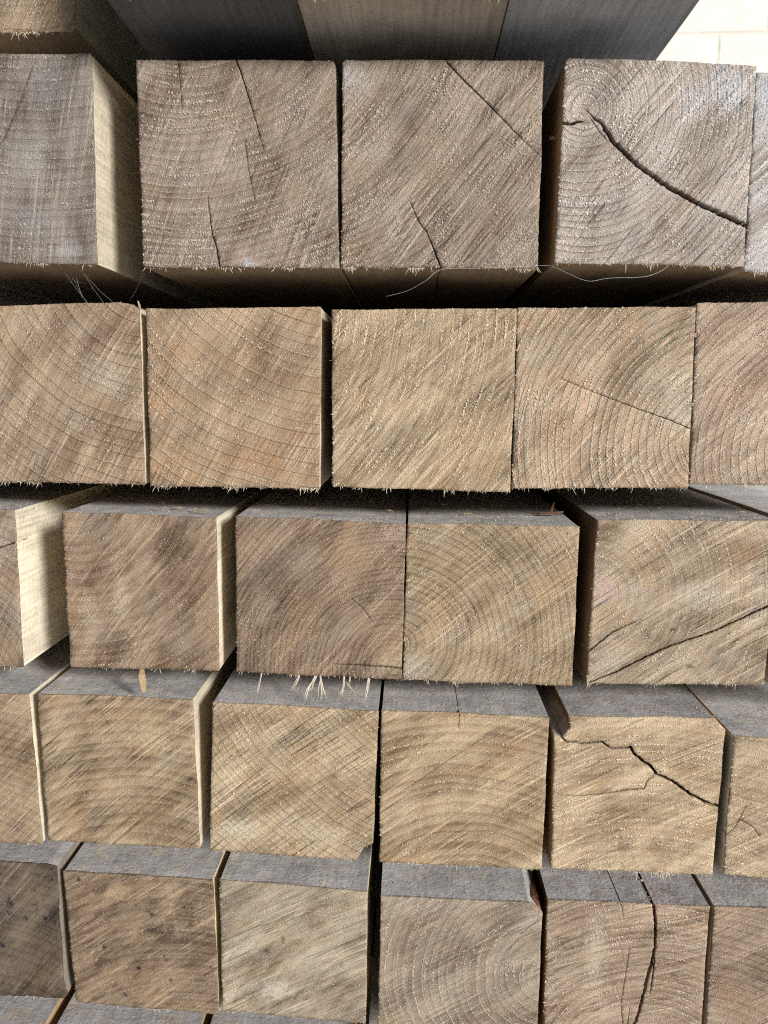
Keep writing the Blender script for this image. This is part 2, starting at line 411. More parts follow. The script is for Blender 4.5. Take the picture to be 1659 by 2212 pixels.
def tufts(outline, pith, sp, ang, ring_n, scat_n, seed, cracks=()):
    """slivers of fibre torn up by the saw: rows of them along the growth rings, others strewn over the face"""
    R = np.random.default_rng(seed+500)
    q = np.array([tuple(p) for p in outline]); lo, hi = q.min(0), q.max(0); pv = np.array(pith)
    cs = np.array([[lo[0], lo[1]], [hi[0], lo[1]], [lo[0], hi[1]], [hi[0], hi[1]]]); rmax = np.hypot(*(cs-pv).T).max()
    PTS = []
    if ring_n:
        a0 = np.arctan2(*((lo+hi)/2-pv)[::-1]); near = np.hypot(*((lo+hi)/2-pv)) < .11
        spn = math.pi if near else 1.1
        k = 1
        while k*sp < rmax:
            r = (k+.32*noise.noise(Vector((k*1.7, seed, 0))))*sp
            m = int(2*spn*r/.00115*ring_n)
            if m > 0:
                th = a0+R.uniform(-spn, spn, m); rr = r+R.normal(0, .00034, m)
                PTS.append(np.stack([pv[0]+rr*np.cos(th), pv[1]+rr*np.sin(th)], 1))
            k += 1
    if scat_n: PTS.append(np.stack([R.uniform(lo[0], hi[0], scat_n), R.uniform(lo[1], hi[1], scat_n)], 1))
    P = np.concatenate(PTS); nr = len(P)-scat_n
    P = P[(P > lo).all(1) & (P < hi).all(1)] if False else P
    ok = (P > lo).all(1) & (P < hi).all(1); isr = (np.arange(len(P)) < nr)[ok]; P = P[ok]
    for i in range(len(P)):
        x, z = P[i]
        if isr[i]:
            P[i, 0] += noise.noise(Vector((x*14, z*14, seed)))*.004; P[i, 1] += noise.noise(Vector((x*14, z*14, seed+40)))*.004
    keep = inside(P, outline) & np.array([noise.noise(Vector((x*32, z*32, seed+9)))+R.uniform(-.25, .55) > 0 for x, z in P])
    for cpoly, _ in cracks:
        cc = np.array([tuple(p) for p in cpoly])
        keep &= np.array([np.min(np.abs(cc-p).sum(1)) > .0022 for p in P])
    P = P[keep]; isr = isr[keep]; v, f = [], []
    for i, (x, z) in enumerate(P):
        a = ang+R.normal(0, .28); dx, dz = math.cos(a), math.sin(a)
        L = R.uniform(.0007, .0019)*(1.35 if isr[i] else .85); w = R.uniform(.0003, .0006)*(1.6 if isr[i] else 1); h = R.uniform(.0003, .0009)
        y = .0002
        k = len(v)
        v += [(x+dx*L*.5, y, z+dz*L*.5), (x-dx*L*.5-dz*w, y, z-dz*L*.5+dx*w), (x-dx*L*.5+dz*w, y, z-dz*L*.5-dx*w), (x-dx*L*.38, -h, z-dz*L*.38)]
        f += [(k, k+1, k+3), (k+1, k+2, k+3), (k+2, k, k+3)]
    return mesh('torn_fibres', v, f)

def grains(outline, seed, n_):
    """sawdust and crumbs on the top face, first 12 cm"""
    R = random.Random(seed+77); v, f = [], []
    top = [p for p in outline if p.y > 0]; x0, x1 = min(p.x for p in top)+.004, max(p.x for p in top)-.004
    tp = sorted(((p.x, p.y) for p in top)); X = [p[0] for p in tp]; Z = [p[1] for p in tp]
    for _ in range(n_):
        x = R.uniform(x0, x1); y = .002+.2*R.random()**1.5
        if noise.noise(Vector((x*40, y*40, seed)))+R.uniform(-.4, .4) < 0: continue
        z = float(np.interp(x, X, Z))-.0006; a = R.uniform(0, 6.3); L = R.expovariate(1/.0006)+.0004; L = min(L, .004); w = min(L*.5, .0006)*R.uniform(.5, 1.1)
        dx, dy = math.cos(a), math.sin(a); k = len(v)
        v += [(x+dx*L*.5, y+dy*L*.5, z+.0003), (x-dx*L*.5-dy*w, y-dy*L*.5+dx*w, z), (x-dx*L*.5+dy*w, y-dy*L*.5-dx*w, z), (x-dx*L*.1, y-dy*L*.1, z+.0006+w*.7)]
        f += [(k, k+1, k+3), (k+1, k+2, k+3), (k+2, k, k+3)]
    return mesh('dust_grains', v, f)

BEAMS = {}
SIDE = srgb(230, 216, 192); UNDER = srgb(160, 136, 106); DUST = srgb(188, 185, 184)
def beam(key, Y, poly, label, pith, sp, rl, rd, ang, sw, dark, light, cracks=(), notches=(), group=None, length=2.3,
         side=SIDE, under=UNDER, dust=DUST, dust_k=1., fib=1., flen=1., rough=.00022, fibmat=None, splinters=(), tr=0., ts=1200, dg=0, **kw):
    seed = sum(ord(c)*(i+3) for i, c in enumerate(key)) % 97+1
    pts = [at(x, y, Y) for x, y in poly]
    c = sum(pts, Vector())/len(pts); c.y = Y
    base = Vector((c.x, Y, min(p.z for p in pts)))
    loc = [Vector((p.x-c.x, p.z-c.z)) for p in pts]
    root = bpy.data.objects.new('square_timber', None); COL.objects.link(root); root.location = base; root.empty_display_size = .05
    tag(root, label, 'timber', group)
    off = (0, 0, c.z-base.z)
    outl = resample(loc, .0012, seed, rough)
    def L(u): p = at(u[0], u[1], Y); return (p.x-c.x, p.z-c.z)
    cp = []
    for ci, cr in enumerate(cracks):
        q = cr[0]; w0, w1 = [w_*.001*(.62 if w_ < 1 else 1) for w_ in cr[1:3]]
        t0 = cr[3] if len(cr) > 3 else True; t1 = cr[4] if len(cr) > 4 else True
        cp.append((crack_poly([L(u) for u in q], w0, w1, seed+ci*3.7, t0, t1), round(.0008+max(w0, w1)*13+ci*.0002, 5)))
    pi = L(pith)
    MM = 1000*Y/F*1.02
    kw['spots'] = [(L((u, vv))[0]*1000, L((u, vv))[1]*1000, r_*MM, q_, cc, kk) for u, vv, r_, q_, cc, kk in kw.get('spots', ())]
    m_end = end_grain('end_grain_'+key, seed, (pi[0]*1000, pi[1]*1000), sp, rl, rd, math.radians(ang), sw, dark, light, **kw)
    link('end_grain', end_face(outl, cp, seed), m_end, root, off)
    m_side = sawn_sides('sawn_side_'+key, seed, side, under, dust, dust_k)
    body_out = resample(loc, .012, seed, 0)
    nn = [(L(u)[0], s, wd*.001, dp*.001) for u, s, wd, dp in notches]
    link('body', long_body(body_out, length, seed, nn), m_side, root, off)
    fm = fibmat or M_FIB
    fo = link('edge_fibres', fibres(outl, seed, fib, flen), fm, root, off); fo['kind'] = 'stuff'
    if tr or ts:
        lg = sum(light[:3])/3; lc = tuple(min(.6, (v_*.55+lg*.45)*1.45+.01) for v_ in light[:3])+(1,)
        to = link('torn_fibres', tufts(outl, pi, sp*.001, math.radians(ang), tr*1.5, int(ts*1.2), seed, cp), plain_wood('torn_fibre_'+key, lc, .35), root, off); to['kind'] = 'stuff'
    if dg: link('dust_grains', grains(loc, seed, dg), M_GR, root, off)['kind'] = 'stuff'
    R = random.Random(seed)
    for (u0, u1, wmm) in splinters:
        a = at(u0[0], u0[1]-3, Y+.001)-c; b = at(u1[0], u1[1], Y-.004)-c
        v, f = [], []
        spike(v, f, a, b, wmm*.001, .45, R); bb = b+Vector((R.uniform(-.1, .1), 0, R.uniform(.0, .1)))*(b-a).length
        spike(v, f, a*.8+b*.2, bb, wmm*.0006, .45, R)
        for _ in range(2):
            o_ = Vector((R.uniform(-.6, .6)*wmm*.001, R.uniform(-.0004, .0004), 0)); t_ = R.uniform(.55, .95)
            spike(v, f, a+o_, a+(b-a)*t_+o_*R.uniform(1., 2.2), wmm*.0007, .4, R)
        link('splinter', mesh('splinter', v, f), M_SPL, root, off)
    BEAMS[key] = (root, pts, Y)
    return root

# row by row; outlines and marks in units of the 1659 x 2212 picture, put at the beam's own distance
Y1, Y2, Y3, Y4, Y5 = .62, .65, .65, .65, .65
c = srgb
G1, G2, G3, G4, G5 = ('beams of the grey layer under the top layer', 'beams of the tan second layer', 'beams of the middle layer', 'beams of the fourth layer', 'beams of the fifth layer')
# first full layer
beam('1a', Y1, [(-185, 112), (60, 117), (196, 116), (210, 572), (-178, 565)], 'grey weathered beam end with bluish mould flecks and one slanting hairline crack, cream right side', (60, -420), 7, .45, .1, 79, .5,
     c(92, 84, 78), c(150, 140, 126), [([(78, 124), (60, 172), (45, 215), (10, 295), (-30, 360)], .9, .6)], spots=[(60, 330, 60, 1.2, c(190, 190, 190), .3), (70, 480, 50, .8, c(196, 196, 198), .35), (110, 190, 70, 1., c(120, 122, 132), .5), (150, 540, 40, .6, c(205, 208, 214), .4)], tr=0.25, ts=2500, group=G1, grey=.45, warm=.1, fibmat=M_FIB2, side=c(214, 202, 180))
beam('1b', Y1, [(294, 130), (510, 129), (718, 132), (724, 140), (733, 580), (310, 577)], 'grey brown beam end with several thin steep cracks and near level growth rings', (380, -190), 6.2, 0.65, .08, 64, .5,
     c(102, 85, 70), c(166, 149, 129), [([(382, 129), (387, 147), (393, 236)], .7, .5), ([(509, 126), (528, 180), (553, 264), (569, 324)], 1., .5, False), ([(528, 302), (537, 368), (551, 436)], .4, .35),
     ([(448, 424), (458, 505), (467, 530), (475, 580)], .5, 1.3, True, False)], notches=[((475, 577), -1, 1.2, 8)], spots=[(540, 568, 16, 1., c(214, 216, 228), .7)], tr=0.75, ts=3500, lf=1., group=G1, warm=.3, grey=.3, fib=1.2)
beam('1c', Y1, [(740, 135), (746, 129), (960, 130), (1174, 132), (1162, 581), (950, 578), (737, 578)], 'brown grey beam end scored by dense saw lines, dark diagonal crack from its top edge', (570, 20), 5., .45, .12, 51, .75,
     c(102, 85, 70), c(170, 153, 132), [([(960, 128), (1000, 172), (1049, 220), (1110, 283), (1172, 343)], 1.2, .4, False), ([(885, 435), (905, 480), (922, 502), (940, 545), (954, 583)], .4, 1.3, True, False)], notches=[((953, 577), -1, 1.5, 10)],
     spots=[(760, 165, 50, 1., c(200, 200, 204), .55), (1060, 470, 60, 1., c(120, 88, 62), .4)], tr=0.55, ts=3500, lf=.7, group=G1, warm=.35, grey=.3, fib=1.3, scr=.45)
beam('1d', Y1, [(1222, 130), (1229, 125), (1440, 131), (1634, 143), (1607, 577), (1400, 571), (1198, 568)], 'beam end with ring centre near its corner and long gaping black crack from it', (1262, 234), 5.6, 0.7, .2, 50, .5,
     c(130, 118, 106), c(194, 181, 165), [([(1264, 236), (1285, 257), (1300, 267), (1324, 306), (1380, 359), (1443, 404), (1505, 438), (1616, 490)], 3.3, 3.5, True, False), ([(1205, 265), (1232, 268), (1264, 261)], 2.6, 1.2, False), ([(1272, 250), (1294, 285), (1315, 307)], .8, .6)],
     spots=[(1575, 190, 55, 1., c(214, 224, 236), .75), (1500, 215, 40, 1., c(205, 214, 226), .5), (1242, 234, 26, .7, c(226, 196, 188), .8), (1290, 170, 60, .8, c(130, 112, 98), .4)], tr=0.7, ts=2500, lf=.45, group=G1, grey=.4, warm=.2, scr=.5, fib=1.2, side=c(134, 106, 80))
beam('1e', Y1, [(1634.6, 157), (1850, 160), (2060, 165), (2000, 604), (1607.2, 586)], 'pale grey beam end touching the one with the gaping black crack', (1480, 200), 6.5, .45, .1, 40, .5,
     c(140, 132, 124), c(204, 197, 188), spots=[(1655, 200, 50, 2., c(214, 222, 232), .6)], tr=0.5, ts=2500, group=G1, grey=.6, warm=.05)
# second layer
beam('2a', Y2, [(-120, 664), (0, 661), (150, 656), (255, 653), (285, 658), (300, 667), (313, 1047), (-110, 1038)], 'tan beam end with wide dark curved growth rings and a rounded top corner', (345, 520), 8.4, 0.35, .28, 56, .55,
     c(112, 92, 74), c(176, 153, 122), spots=[(225, 815, 60, 1., c(196, 186, 172), .4), (270, 720, 70, .8, c(104, 82, 62), .5), (250, 930, 80, .8, c(126, 94, 70), .4)], tr=0.15, ts=2200, group=G2, warm=.3, grey=.35, band=.15, fib=.8)
beam('2b', Y2, [(315, 666), (500, 665), (693, 663), (690, 1056), (325, 1049)], 'tan beam end cross hatched by curved rings and saw lines, russet patch low down', (730, 390), 9.6, 0.4, .26, 57, .55,
     c(128, 104, 82), c(184, 158, 124), spots=[(560, 985, 90, .7, c(164, 116, 80), .6), (640, 925, 50, 1., c(166, 122, 86), .5)], tr=0.3, ts=2200, group=G2, warm=.55, grey=.25, band=.15, fib=.9)
beam('2c', Y2, [(717, 669), (900, 667), (1117, 667), (1102, 1063), (718, 1051)], 'light straw beam end with near upright torn ring lines and fine level hairlines', (330, 640), 7.6, 0.9, .12, 45, .6,
     c(132, 110, 86), c(196, 171, 134), (), tr=1, ts=2000, lf=.75, scr=.4, group=G2, warm=.4, grey=.15, fib=.8)
beam('2d', Y2, [(1119, 665), (1300, 664), (1503, 663), (1486, 1053), (1106, 1055)], 'tan beam end with arched rings gathering at its side and a slanting hairline split', (1560, 960), 6.6, 0.9, .25, 47, .6,
     c(132, 108, 86), c(196, 170, 138), [([(1209, 817), (1290, 850), (1374, 882), (1440, 905), (1492, 927)], .5, .95, True, False)], spots=[(1195, 930, 60, 1., c(160, 114, 82), .55), (1465, 880, 60, 1.6, c(224, 212, 196), .55)], tr=1, ts=1800, lf=.6, scr=.35, group=G2, warm=.5, grey=.35, fib=.9)
beam('2e', Y2, [(1506, 655), (1700, 651), (1900, 648), (1870, 1050), (1490, 1046)], 'pinkish tan beam end standing slightly taller than its neighbour with the arched rings', (1810, 980), 7, 0.7, .2, 40, .55,
     c(140, 116, 96), c(194, 169, 142), spots=[(1565, 832, 7, 1., c(90, 84, 84), .7)], tr=0.7, ts=2000, group=G2, warm=.3, grey=.2)
# third layer
beam('3a', Y3, [(-320, 1090), (-100, 1096), (30, 1102), (50, 1441), (-300, 1430)], 'beam end with broad lit cream side and short dark crack wrapping its edge', (-150, 1500), 8, .3, .2, 62, .55,
     c(104, 88, 74), c(166, 148, 124), [([(-60, 1205), (0, 1183), (44, 1168)], .9, 1., True, False)], tr=0.1, ts=1200, dg=900, group=G3, side=c(240, 228, 204), fib=.6)
beam('3b', Y3, [(133, 1106), (300, 1111), (466, 1119), (474, 1449), (310, 1445), (152, 1440)], 'brown beam end with soft curved bands and pale diagonal streaks between wide dark gaps', (160, 1060), 9.5, 0.55, .05, 50, .6,
     c(96, 75, 58), c(168, 144, 114), tr=0.15, ts=700, dg=900, lf=.9, spots=[(262, 1290, 26, 3., c(206, 188, 160), .8), (190, 1310, 24, 2., c(200, 180, 150), .7), (380, 1180, 60, 1., c(96, 74, 58), .7), (250, 1390, 50, .7, c(96, 74, 58), .6)], group=G3, warm=.3, grey=.45, band=.4, ray_k=.35, fib=.6, side=c(240, 228, 204))
beam('3c', Y3, [(509, 1115), (700, 1123), (877, 1132), (868, 1468), (700, 1460), (511, 1451)], 'brown beam end with fan of fine rings in its lower corner and splinters hanging below', (850, 1446), 4.6, .25, .12, 49, .6,
     c(92, 73, 58), c(164, 140, 111), [([(755, 1290), (782, 1312), (805, 1345)], .3, .4), ([(715, 1434), (780, 1437), (829, 1440), (872, 1443)], .6, 1.5, True, False)],
     spots=[(600, 1250, 60, 1.2, c(94, 74, 60), .8), (845, 1425, 45, 1., c(214, 190, 150), .5), (850, 1150, 40, 1., c(206, 182, 158), .5)], tr=0.12, ts=900, dg=900, group=G3, warm=.3, grey=.4, band=.4, ray_k=.35, fib=.5, splinters=[((566, 1452), (555, 1497), 1.6), ((648, 1457), (630, 1493), 1.2), ((683, 1459), (660, 1513), 2.), ((691, 1460), (693, 1515), 1.3), ((694, 1478), (706, 1511), .9), ((743, 1463), (738, 1505), 1.4),
     ((747, 1477), (764, 1493), 1.2), ((758, 1463), (754, 1478), .7), ((796, 1465), (788, 1515), 1.5)])
beam('3d', Y3, [(881, 1130), (1060, 1133), (1252, 1137), (1236, 1481), (1050, 1475), (869, 1468)], 'yellowish beam end with arched rings spreading from its left edge over fine diagonal saw lines', (862, 1392), 6.6, 0.45, .12, 38, .7,
     c(118, 98, 74), c(184, 160, 124), spots=[(890, 1440, 60, .8, c(222, 214, 196), .6), (1100, 1180, 50, .6, c(100, 82, 62), .4)], tr=0.25, ts=1800, dg=900, group=G3, warm=.45, grey=.35, band=.5, fib=.8)
beam('3e', Y3, [(1291, 1123), (1480, 1124), (1688, 1126), (1650, 1480), (1460, 1478), (1320, 1478), (1266, 1477)], 'pale beam end with pink knot on its edge and two long rising cracks', (1276, 1285), 9, 0.5, .05, 33, .6,
     c(128, 108, 88), c(192, 170, 138), [([(1268, 1410), (1295, 1388), (1320, 1367), (1384, 1337)], 1.4, .5, False), ([(1266, 1477), (1329, 1452), (1429, 1402), (1544, 1362), (1660, 1309), (1690, 1297)], 1.3, 1.8, False, False)],
     spots=[(1455, 1360, 10, .8, c(84, 78, 78), 1.1), (1400, 1375, 9, 1., c(90, 84, 84), 1.), (1490, 1440, 12, .6, c(84, 80, 80), 1.), (1312, 1272, 30, 1., c(206, 170, 172), .9), (1300, 1300, 20, .8, c(200, 176, 180), .7), (1600, 1190, 80, .6, c(140, 104, 78), .5), (1520, 1290, 70, .6, c(206, 200, 186), .5)], tr=0.4, ts=1400, dg=900, lf=.5, scr=.5, group=G3, warm=.35, grey=.45, stain=.25, fib=.6, side=c(116, 92, 70))
beam('3f', Y3, [(1722, 1128), (1900, 1130), (2080, 1134), (2030, 1490), (1672, 1488)], 'beam whose pale dusty top shows past a dark gap beside the pink knot beam', (1900, 1300), 8, .3, .1, 35, .5, c(128, 108, 88), c(190, 170, 140), group=G3, dust=srgb(205, 205, 205))
# fourth layer
beam('4a', Y4, [(-280, 1490), (-100, 1495), (61, 1501), (92, 1823), (-230, 1810)], 'tan beam end with narrow cream side beside the smooth streaky brown one', (-60, 1960), 8, .2, .1, 45, .55,
     c(116, 96, 74), c(180, 156, 122), tr=0, ts=800, dg=420, group=G4, fib=.5, side=c(240, 228, 204))
beam('4b', Y4, [(80, 1499), (250, 1504), (416, 1512), (432, 1834), (270, 1825), (104, 1815)], 'smooth streaky brown beam end with pale upper part and darker arched bands low down', (310, 2080), 9, .12, .05, 40, .6,
     c(106, 86, 64), c(182, 158, 122), spots=[(330, 1590, 70, .8, c(206, 188, 154), .7), (410, 1683, 7, 1.2, c(70, 62, 58), 1.2), (330, 1770, 110, .6, c(108, 82, 60), .55)], tr=0, ts=500, dg=420, group=G4, band=.5, warm=.35, grey=.3, stain=.15, fib=.35, scr=.4)
beam('4c', Y4, [(459, 1517), (640, 1526), (818, 1537), (806, 1821), (787, 1829), (779, 1843), (768, 1859), (610, 1848), (453, 1837)], 'tan beam end with a broken lower corner and straight rings crossing its saw lines', (1120, 1230), 6., .22, .18, 36, .7,
     c(124, 102, 78), c(194, 170, 132), [([(752, 1756), (775, 1742), (802, 1728)], .5, .4)], tr=0.12, ts=700, dg=420, lf=.7, scr=.45, spots=[(520, 1790, 60, .6, c(226, 214, 188), .9), (700, 1800, 60, .5, c(222, 208, 178), .7)], group=G4, band=.2, warm=.35, grey=.3, fib=.4)
beam('4d', Y4, [(824, 1535), (1000, 1541), (1187, 1550), (1170, 1878), (1000, 1870), (819, 1862)], 'tan beam end with broad arched growth bands and a thin straight scratch across it', (1000, 2040), 9.5, 0.35, .04, 34, .55,
     c(130, 107, 80), c(192, 167, 128), [([(992, 1532), (990, 1574)], .7, .4, False), ([(850, 1722), (960, 1648), (1079, 1569)], .35, .4)], notches=[((992, 1541), 1, .8, 5)], tr=0.3, ts=1500, dg=420, lf=1.1, spots=[(1110, 1760, 60, .6, c(120, 92, 66), .7)], group=G4, band=.55, warm=.4, grey=.2, vert=.3, fib=.9)
beam('4e', Y4, [(1197, 1588), (1215, 1591), (1232, 1572), (1229, 1546), (1400, 1549), (1545, 1551), (1567, 1576), (1539, 1890), (1360, 1882), (1190, 1876)], 'bright straw beam end with a jagged forked crack and a torn out upper corner', (1350, 2320), 8, .35, .04, 26, .5,
     c(144, 119, 90), c(208, 182, 142), [([(1208, 1586), (1222, 1602), (1259, 1606), (1300, 1602), (1320, 1617), (1365, 1614)], 1.4, 1.8, False, False), ([(1362, 1614), (1372, 1631), (1406, 1656), (1419, 1674), (1450, 1686), (1494, 1717), (1525, 1734), (1557, 1743)], 2.4, 3., False, False),
     ([(1414, 1672), (1397, 1689), (1392, 1703), (1359, 1706), (1287, 1716), (1244, 1720), (1203, 1716)], 1.5, .8), ([(1300, 1603), (1318, 1599)], .6, .4), ([(1404, 1656), (1424, 1664), (1428, 1680)], .8, .6)],
     spots=[(1420, 1830, 40, .7, c(120, 90, 66), .6), (1490, 1830, 22, 1., c(124, 94, 72), .6), (1345, 1830, 30, .6, c(112, 88, 68), .6), (1490, 1650, 60, 1., c(140, 110, 82), .5)], tr=0.5, ts=1800, dg=420, lf=.8, group=G4, band=.3, warm=.35, grey=.15, stain=.3, vert=.45, fib=1.3, flen=1.2, side=c(150, 112, 70))
beam('4f', Y4-.006, [(1586, 1590), (1750, 1601), (1950, 1613), (1905, 1925), (1562, 1888), (1570, 1760), (1578, 1690)], 'straw beam end with small forked hairline beside the bright beam with the jagged crack', (1500, 2080), 7, .3, .1, 28, .65,
     c(136, 112, 86), c(202, 176, 140), [([(1562, 1806), (1584, 1792), (1598, 1767), (1612, 1740)], .9, .5, False), ([(1597, 1769), (1628, 1788), (1641, 1808)], .8, .5)], tr=0.4, ts=1200, dg=420, group=G4, stain=.2, fib=.8)
# fifth layer
beam('5a', Y5, [(-250, 1848), (-60, 1858), (102, 1867), (122, 1872), (137, 2120), (146, 2148), (137, 2156), (-30, 2148), (-200, 2136)], 'dark stained beam end with a rough grey waney right edge', (-60, 2420), 9, .15, .05, 50, .5,
     c(56, 48, 42), c(122, 106, 86), tr=0, ts=300, dg=420, spots=[(22, 1952, 12, 1.4, c(40, 40, 46), 1.4), (57, 1982, 9, 1., c(40, 40, 46), 1.4), (97, 1985, 7, 1., c(40, 40, 46), 1.4), (5, 2040, 12, 1., c(40, 40, 46), 1.3)], group=G5, stain=.8, grey=.15, fib=.3, side=c(150, 140, 128), rough=.0003)
beam('5b', Y5, [(136, 1882), (300, 1891), (459, 1902), (463, 1960), (472, 2191), (320, 2178), (164, 2164)], 'dark brown stained beam end with thin pale arched rings along its bottom', (410, 2460), 8.6, 0.55, .04, 35, .45,
     c(84, 68, 53), c(160, 136, 106), tr=0.15, ts=500, dg=420, spots=[(335, 2010, 42, .5, c(70, 56, 48), 1.2), (327, 1973, 9, 1., c(44, 42, 46), 1.4), (225, 2045, 7, 1.2, c(44, 42, 46), 1.4), (300, 2092, 10, .8, c(50, 46, 46), 1.3), (172, 1900, 8, 1., c(44, 42, 46), 1.4), (410, 1985, 40, 1., c(84, 64, 50), 1.), (250, 1925, 50, .6, c(190, 168, 132), .8)], group=G5, stain=.75, band=.35, warm=.25, grey=.1, fib=.35, side=c(230, 210, 170))
beam('5c', Y5, [(474, 1901), (640, 1913), (794, 1926), (790, 2211), (640, 2198), (480, 2182)], 'pale grey streaked beam end with few small dark spots between dark stained and ringed ones', (960, 2330), 12, .12, .03, 27, .75,
     c(120, 103, 82), c(186, 170, 142), spots=[(600, 2140, 60, .6, c(222, 214, 196), .8), (690, 1995, 30, .6, c(140, 112, 84), .7), (577, 2055, 9, 1.4, c(58, 56, 62), .9), (612, 2030, 7, 2.2, c(60, 58, 64), .9)], tr=0, ts=800, dg=420, lf=.6, group=G5, stain=.3, band=.3, grey=.4, vert=.35, fib=.4)
beam('5d', Y5, [(822, 1936), (980, 1943), (1144, 1950), (1160, 1958), (1172, 1972), (1166, 2100), (1158, 2262), (990, 2255), (816, 2246)], 'greyish beam end with pale upright curved rings and a worn chamfered upper corner', (1185, 2110), 8.2, 0.95, .05, 30, .5,
     c(114, 98, 82), c(172, 156, 132), [([(1120, 2020), (1165, 1985)], .4, .5), ([(1085, 2060), (1118, 2032)], .35, .3)], spots=[(880, 2142, 22, .8, c(88, 84, 84), .7)], tr=0.45, ts=700, dg=420, lf=1.2, group=G5, stain=.25, band=.3, grey=.3, ray_k=.35, fib=.4)
beam('5e', Y5, [(1183, 1944), (1360, 1951), (1534, 1958), (1510, 2277), (1340, 2272), (1172, 2268)], 'beam end split from top to bottom by a long wavering crack through arched rings', (1392, 2330), 6.8, 0.8, .05, 17, .5,
     c(124, 102, 84), c(184, 160, 132), [([(1411, 1950), (1412, 1958), (1416, 1993), (1415, 2038), (1410, 2071), (1398, 2116), (1388, 2155), (1378, 2193), (1370, 2212), (1360, 2276)], 2.6, 2.6, False, False), ([(1414, 2064), (1412, 2097), (1403, 2148)], 1.7, 1.), ([(1404, 2080), (1396, 2110), (1388, 2135)], .6, .8),
     ([(1359, 2048), (1349, 2116), (1341, 2168), (1345, 2220), (1348, 2250)], .4, .6), ([(1340, 1952), (1343, 1958), (1346, 1984)], .6, .4, False), ([(1361, 2172), (1357, 2202), (1352, 2225)], .8, .6)],
     notches=[((1411, 1953), 1, 2.2, 12), ((1341, 1951), 1, 1., 7)], tr=0.6, ts=900, dg=420, spots=[(1285, 2050, 34, 3., c(216, 200, 176), .9), (1465, 1995, 4, 2., c(60, 56, 60), 1.4), (1455, 2105, 12, .7, c(96, 76, 66), 1.)], group=G5, band=.5, stain=.2, grey=.2, ray_k=.4, fib=.4, side=c(140, 100, 66))
beam('5f', Y5, [(1543, 1958), (1700, 1964), (1880, 1972), (1840, 2292), (1519, 2277)], 'brown grey beam end with sloping soft bands beside the beam split from top to bottom', (1490, 2380), 8, 0.5, .05, 30, .5,
     c(112, 94, 78), c(172, 150, 124), tr=0.3, ts=900, dg=420, group=G5, band=.5, stain=.25, grey=.25, fib=.4)
# sixth layer: little more than dusty tops show
for i, (p, l) in enumerate((([(-240, 2216), (88, 2228), (120, 2520), (-180, 2500)], 'dusty beam top under the dark stained waney beam'),
                            ([(112, 2230), (424, 2246), (436, 2535), (140, 2520)], 'dusty beam top under the dark brown stained beam with pale arched rings'),
                            ([(442, 2247), (762, 2268), (760, 2550), (450, 2535)], 'dusty beam top under the pale grey streaked beam with small dark spots'),
                            ([(790, 2306), (1140, 2322), (1128, 2610), (788, 2590)], 'lowest beam under the greyish one with pale upright curved rings'),  # this beam and the next two are unseen, added to block light from below
                            ([(1160, 2322), (1510, 2334), (1490, 2625), (1146, 2612)], 'lowest beam under the one split from top to bottom'),
                            ([(1522, 2336), (1880, 2350), (1845, 2640), (1500, 2626)], 'lowest beam under the one with sloping soft bands'))):
    beam('6'+'abcdef'[i], Y5, p, l, (300, 2900), 8, .2, .1, 30, .5, c(110, 92, 74), c(170, 148, 118), group='beams of the lowest visible layer', fib=.2, dg=300, ts=300, side=c(200, 170, 130))
# the stack goes on past the frame: unseen neighbours added to close its slots to stray light
beam('1z', Y1, [(-620, 108), (-215, 111), (-205, 566), (-600, 562)], 'grey end outside the frame beside the beam with bluish mould flecks', (-300, -400), 7, .4, .1, 75, .5, c(96, 86, 78), c(156, 142, 126), group=G1, fib=.2, ts=0)
beam('2z', Y2, [(-540, 668), (-128, 664), (-116, 1038), (-520, 1030)], 'tan end outside the frame beside the wide ringed beam with rounded top corner', (-100, 500), 8, .3, .3, 56, .5, c(120, 98, 78), c(180, 156, 124), group=G2, fib=.2, ts=0)
beam('3z', Y3, [(-700, 1080), (-345, 1089), (-325, 1430), (-670, 1420)], 'brown end outside the frame beside the cream sided beam', (-500, 1500), 8, .3, .2, 60, .5, c(110, 90, 74), c(170, 150, 124), group=G3, fib=.2, ts=0)
# top layer: mostly undersides show
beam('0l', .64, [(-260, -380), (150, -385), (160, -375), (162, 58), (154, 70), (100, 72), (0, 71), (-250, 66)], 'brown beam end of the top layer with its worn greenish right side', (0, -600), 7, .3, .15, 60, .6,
     c(110, 92, 74), c(164, 142, 112), tr=0.3, ts=1500, group='beams of the top layer', side=srgb(170, 164, 142), fib=1.2)  # side colour raised to stand in for fill light missing there
def top_beam(key, u0, u1, zb, label, under, Yf=.57):
    a = atz(u0, 0, zb); b = atz(u1, 0, zb); h = .148
    # outline in the plane of the front end, expressed through the same picture units
    def px(X, Y, Z):
        d = Vector((X, Y, Z-CAMZ)); k = F/d.dot(fw); return (CX+d.dot(rt)*k, CY-d.dot(up)*k)
    poly = [px(a.x, Yf, zb+h), px(b.x, Yf, zb+h), px(b.x, Yf, zb), px(a.x, Yf, zb)]
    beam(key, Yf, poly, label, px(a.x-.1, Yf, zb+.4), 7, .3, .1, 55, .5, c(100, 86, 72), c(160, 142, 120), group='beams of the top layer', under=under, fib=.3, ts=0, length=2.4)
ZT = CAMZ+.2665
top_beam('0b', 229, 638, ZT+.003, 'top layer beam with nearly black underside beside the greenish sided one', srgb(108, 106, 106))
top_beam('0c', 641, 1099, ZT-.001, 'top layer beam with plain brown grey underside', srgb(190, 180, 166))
top_beam('0d', 1101, 1514, ZT-.001, 'top layer beam with slate grey underside next to the bright block wall', srgb(172, 173, 176))

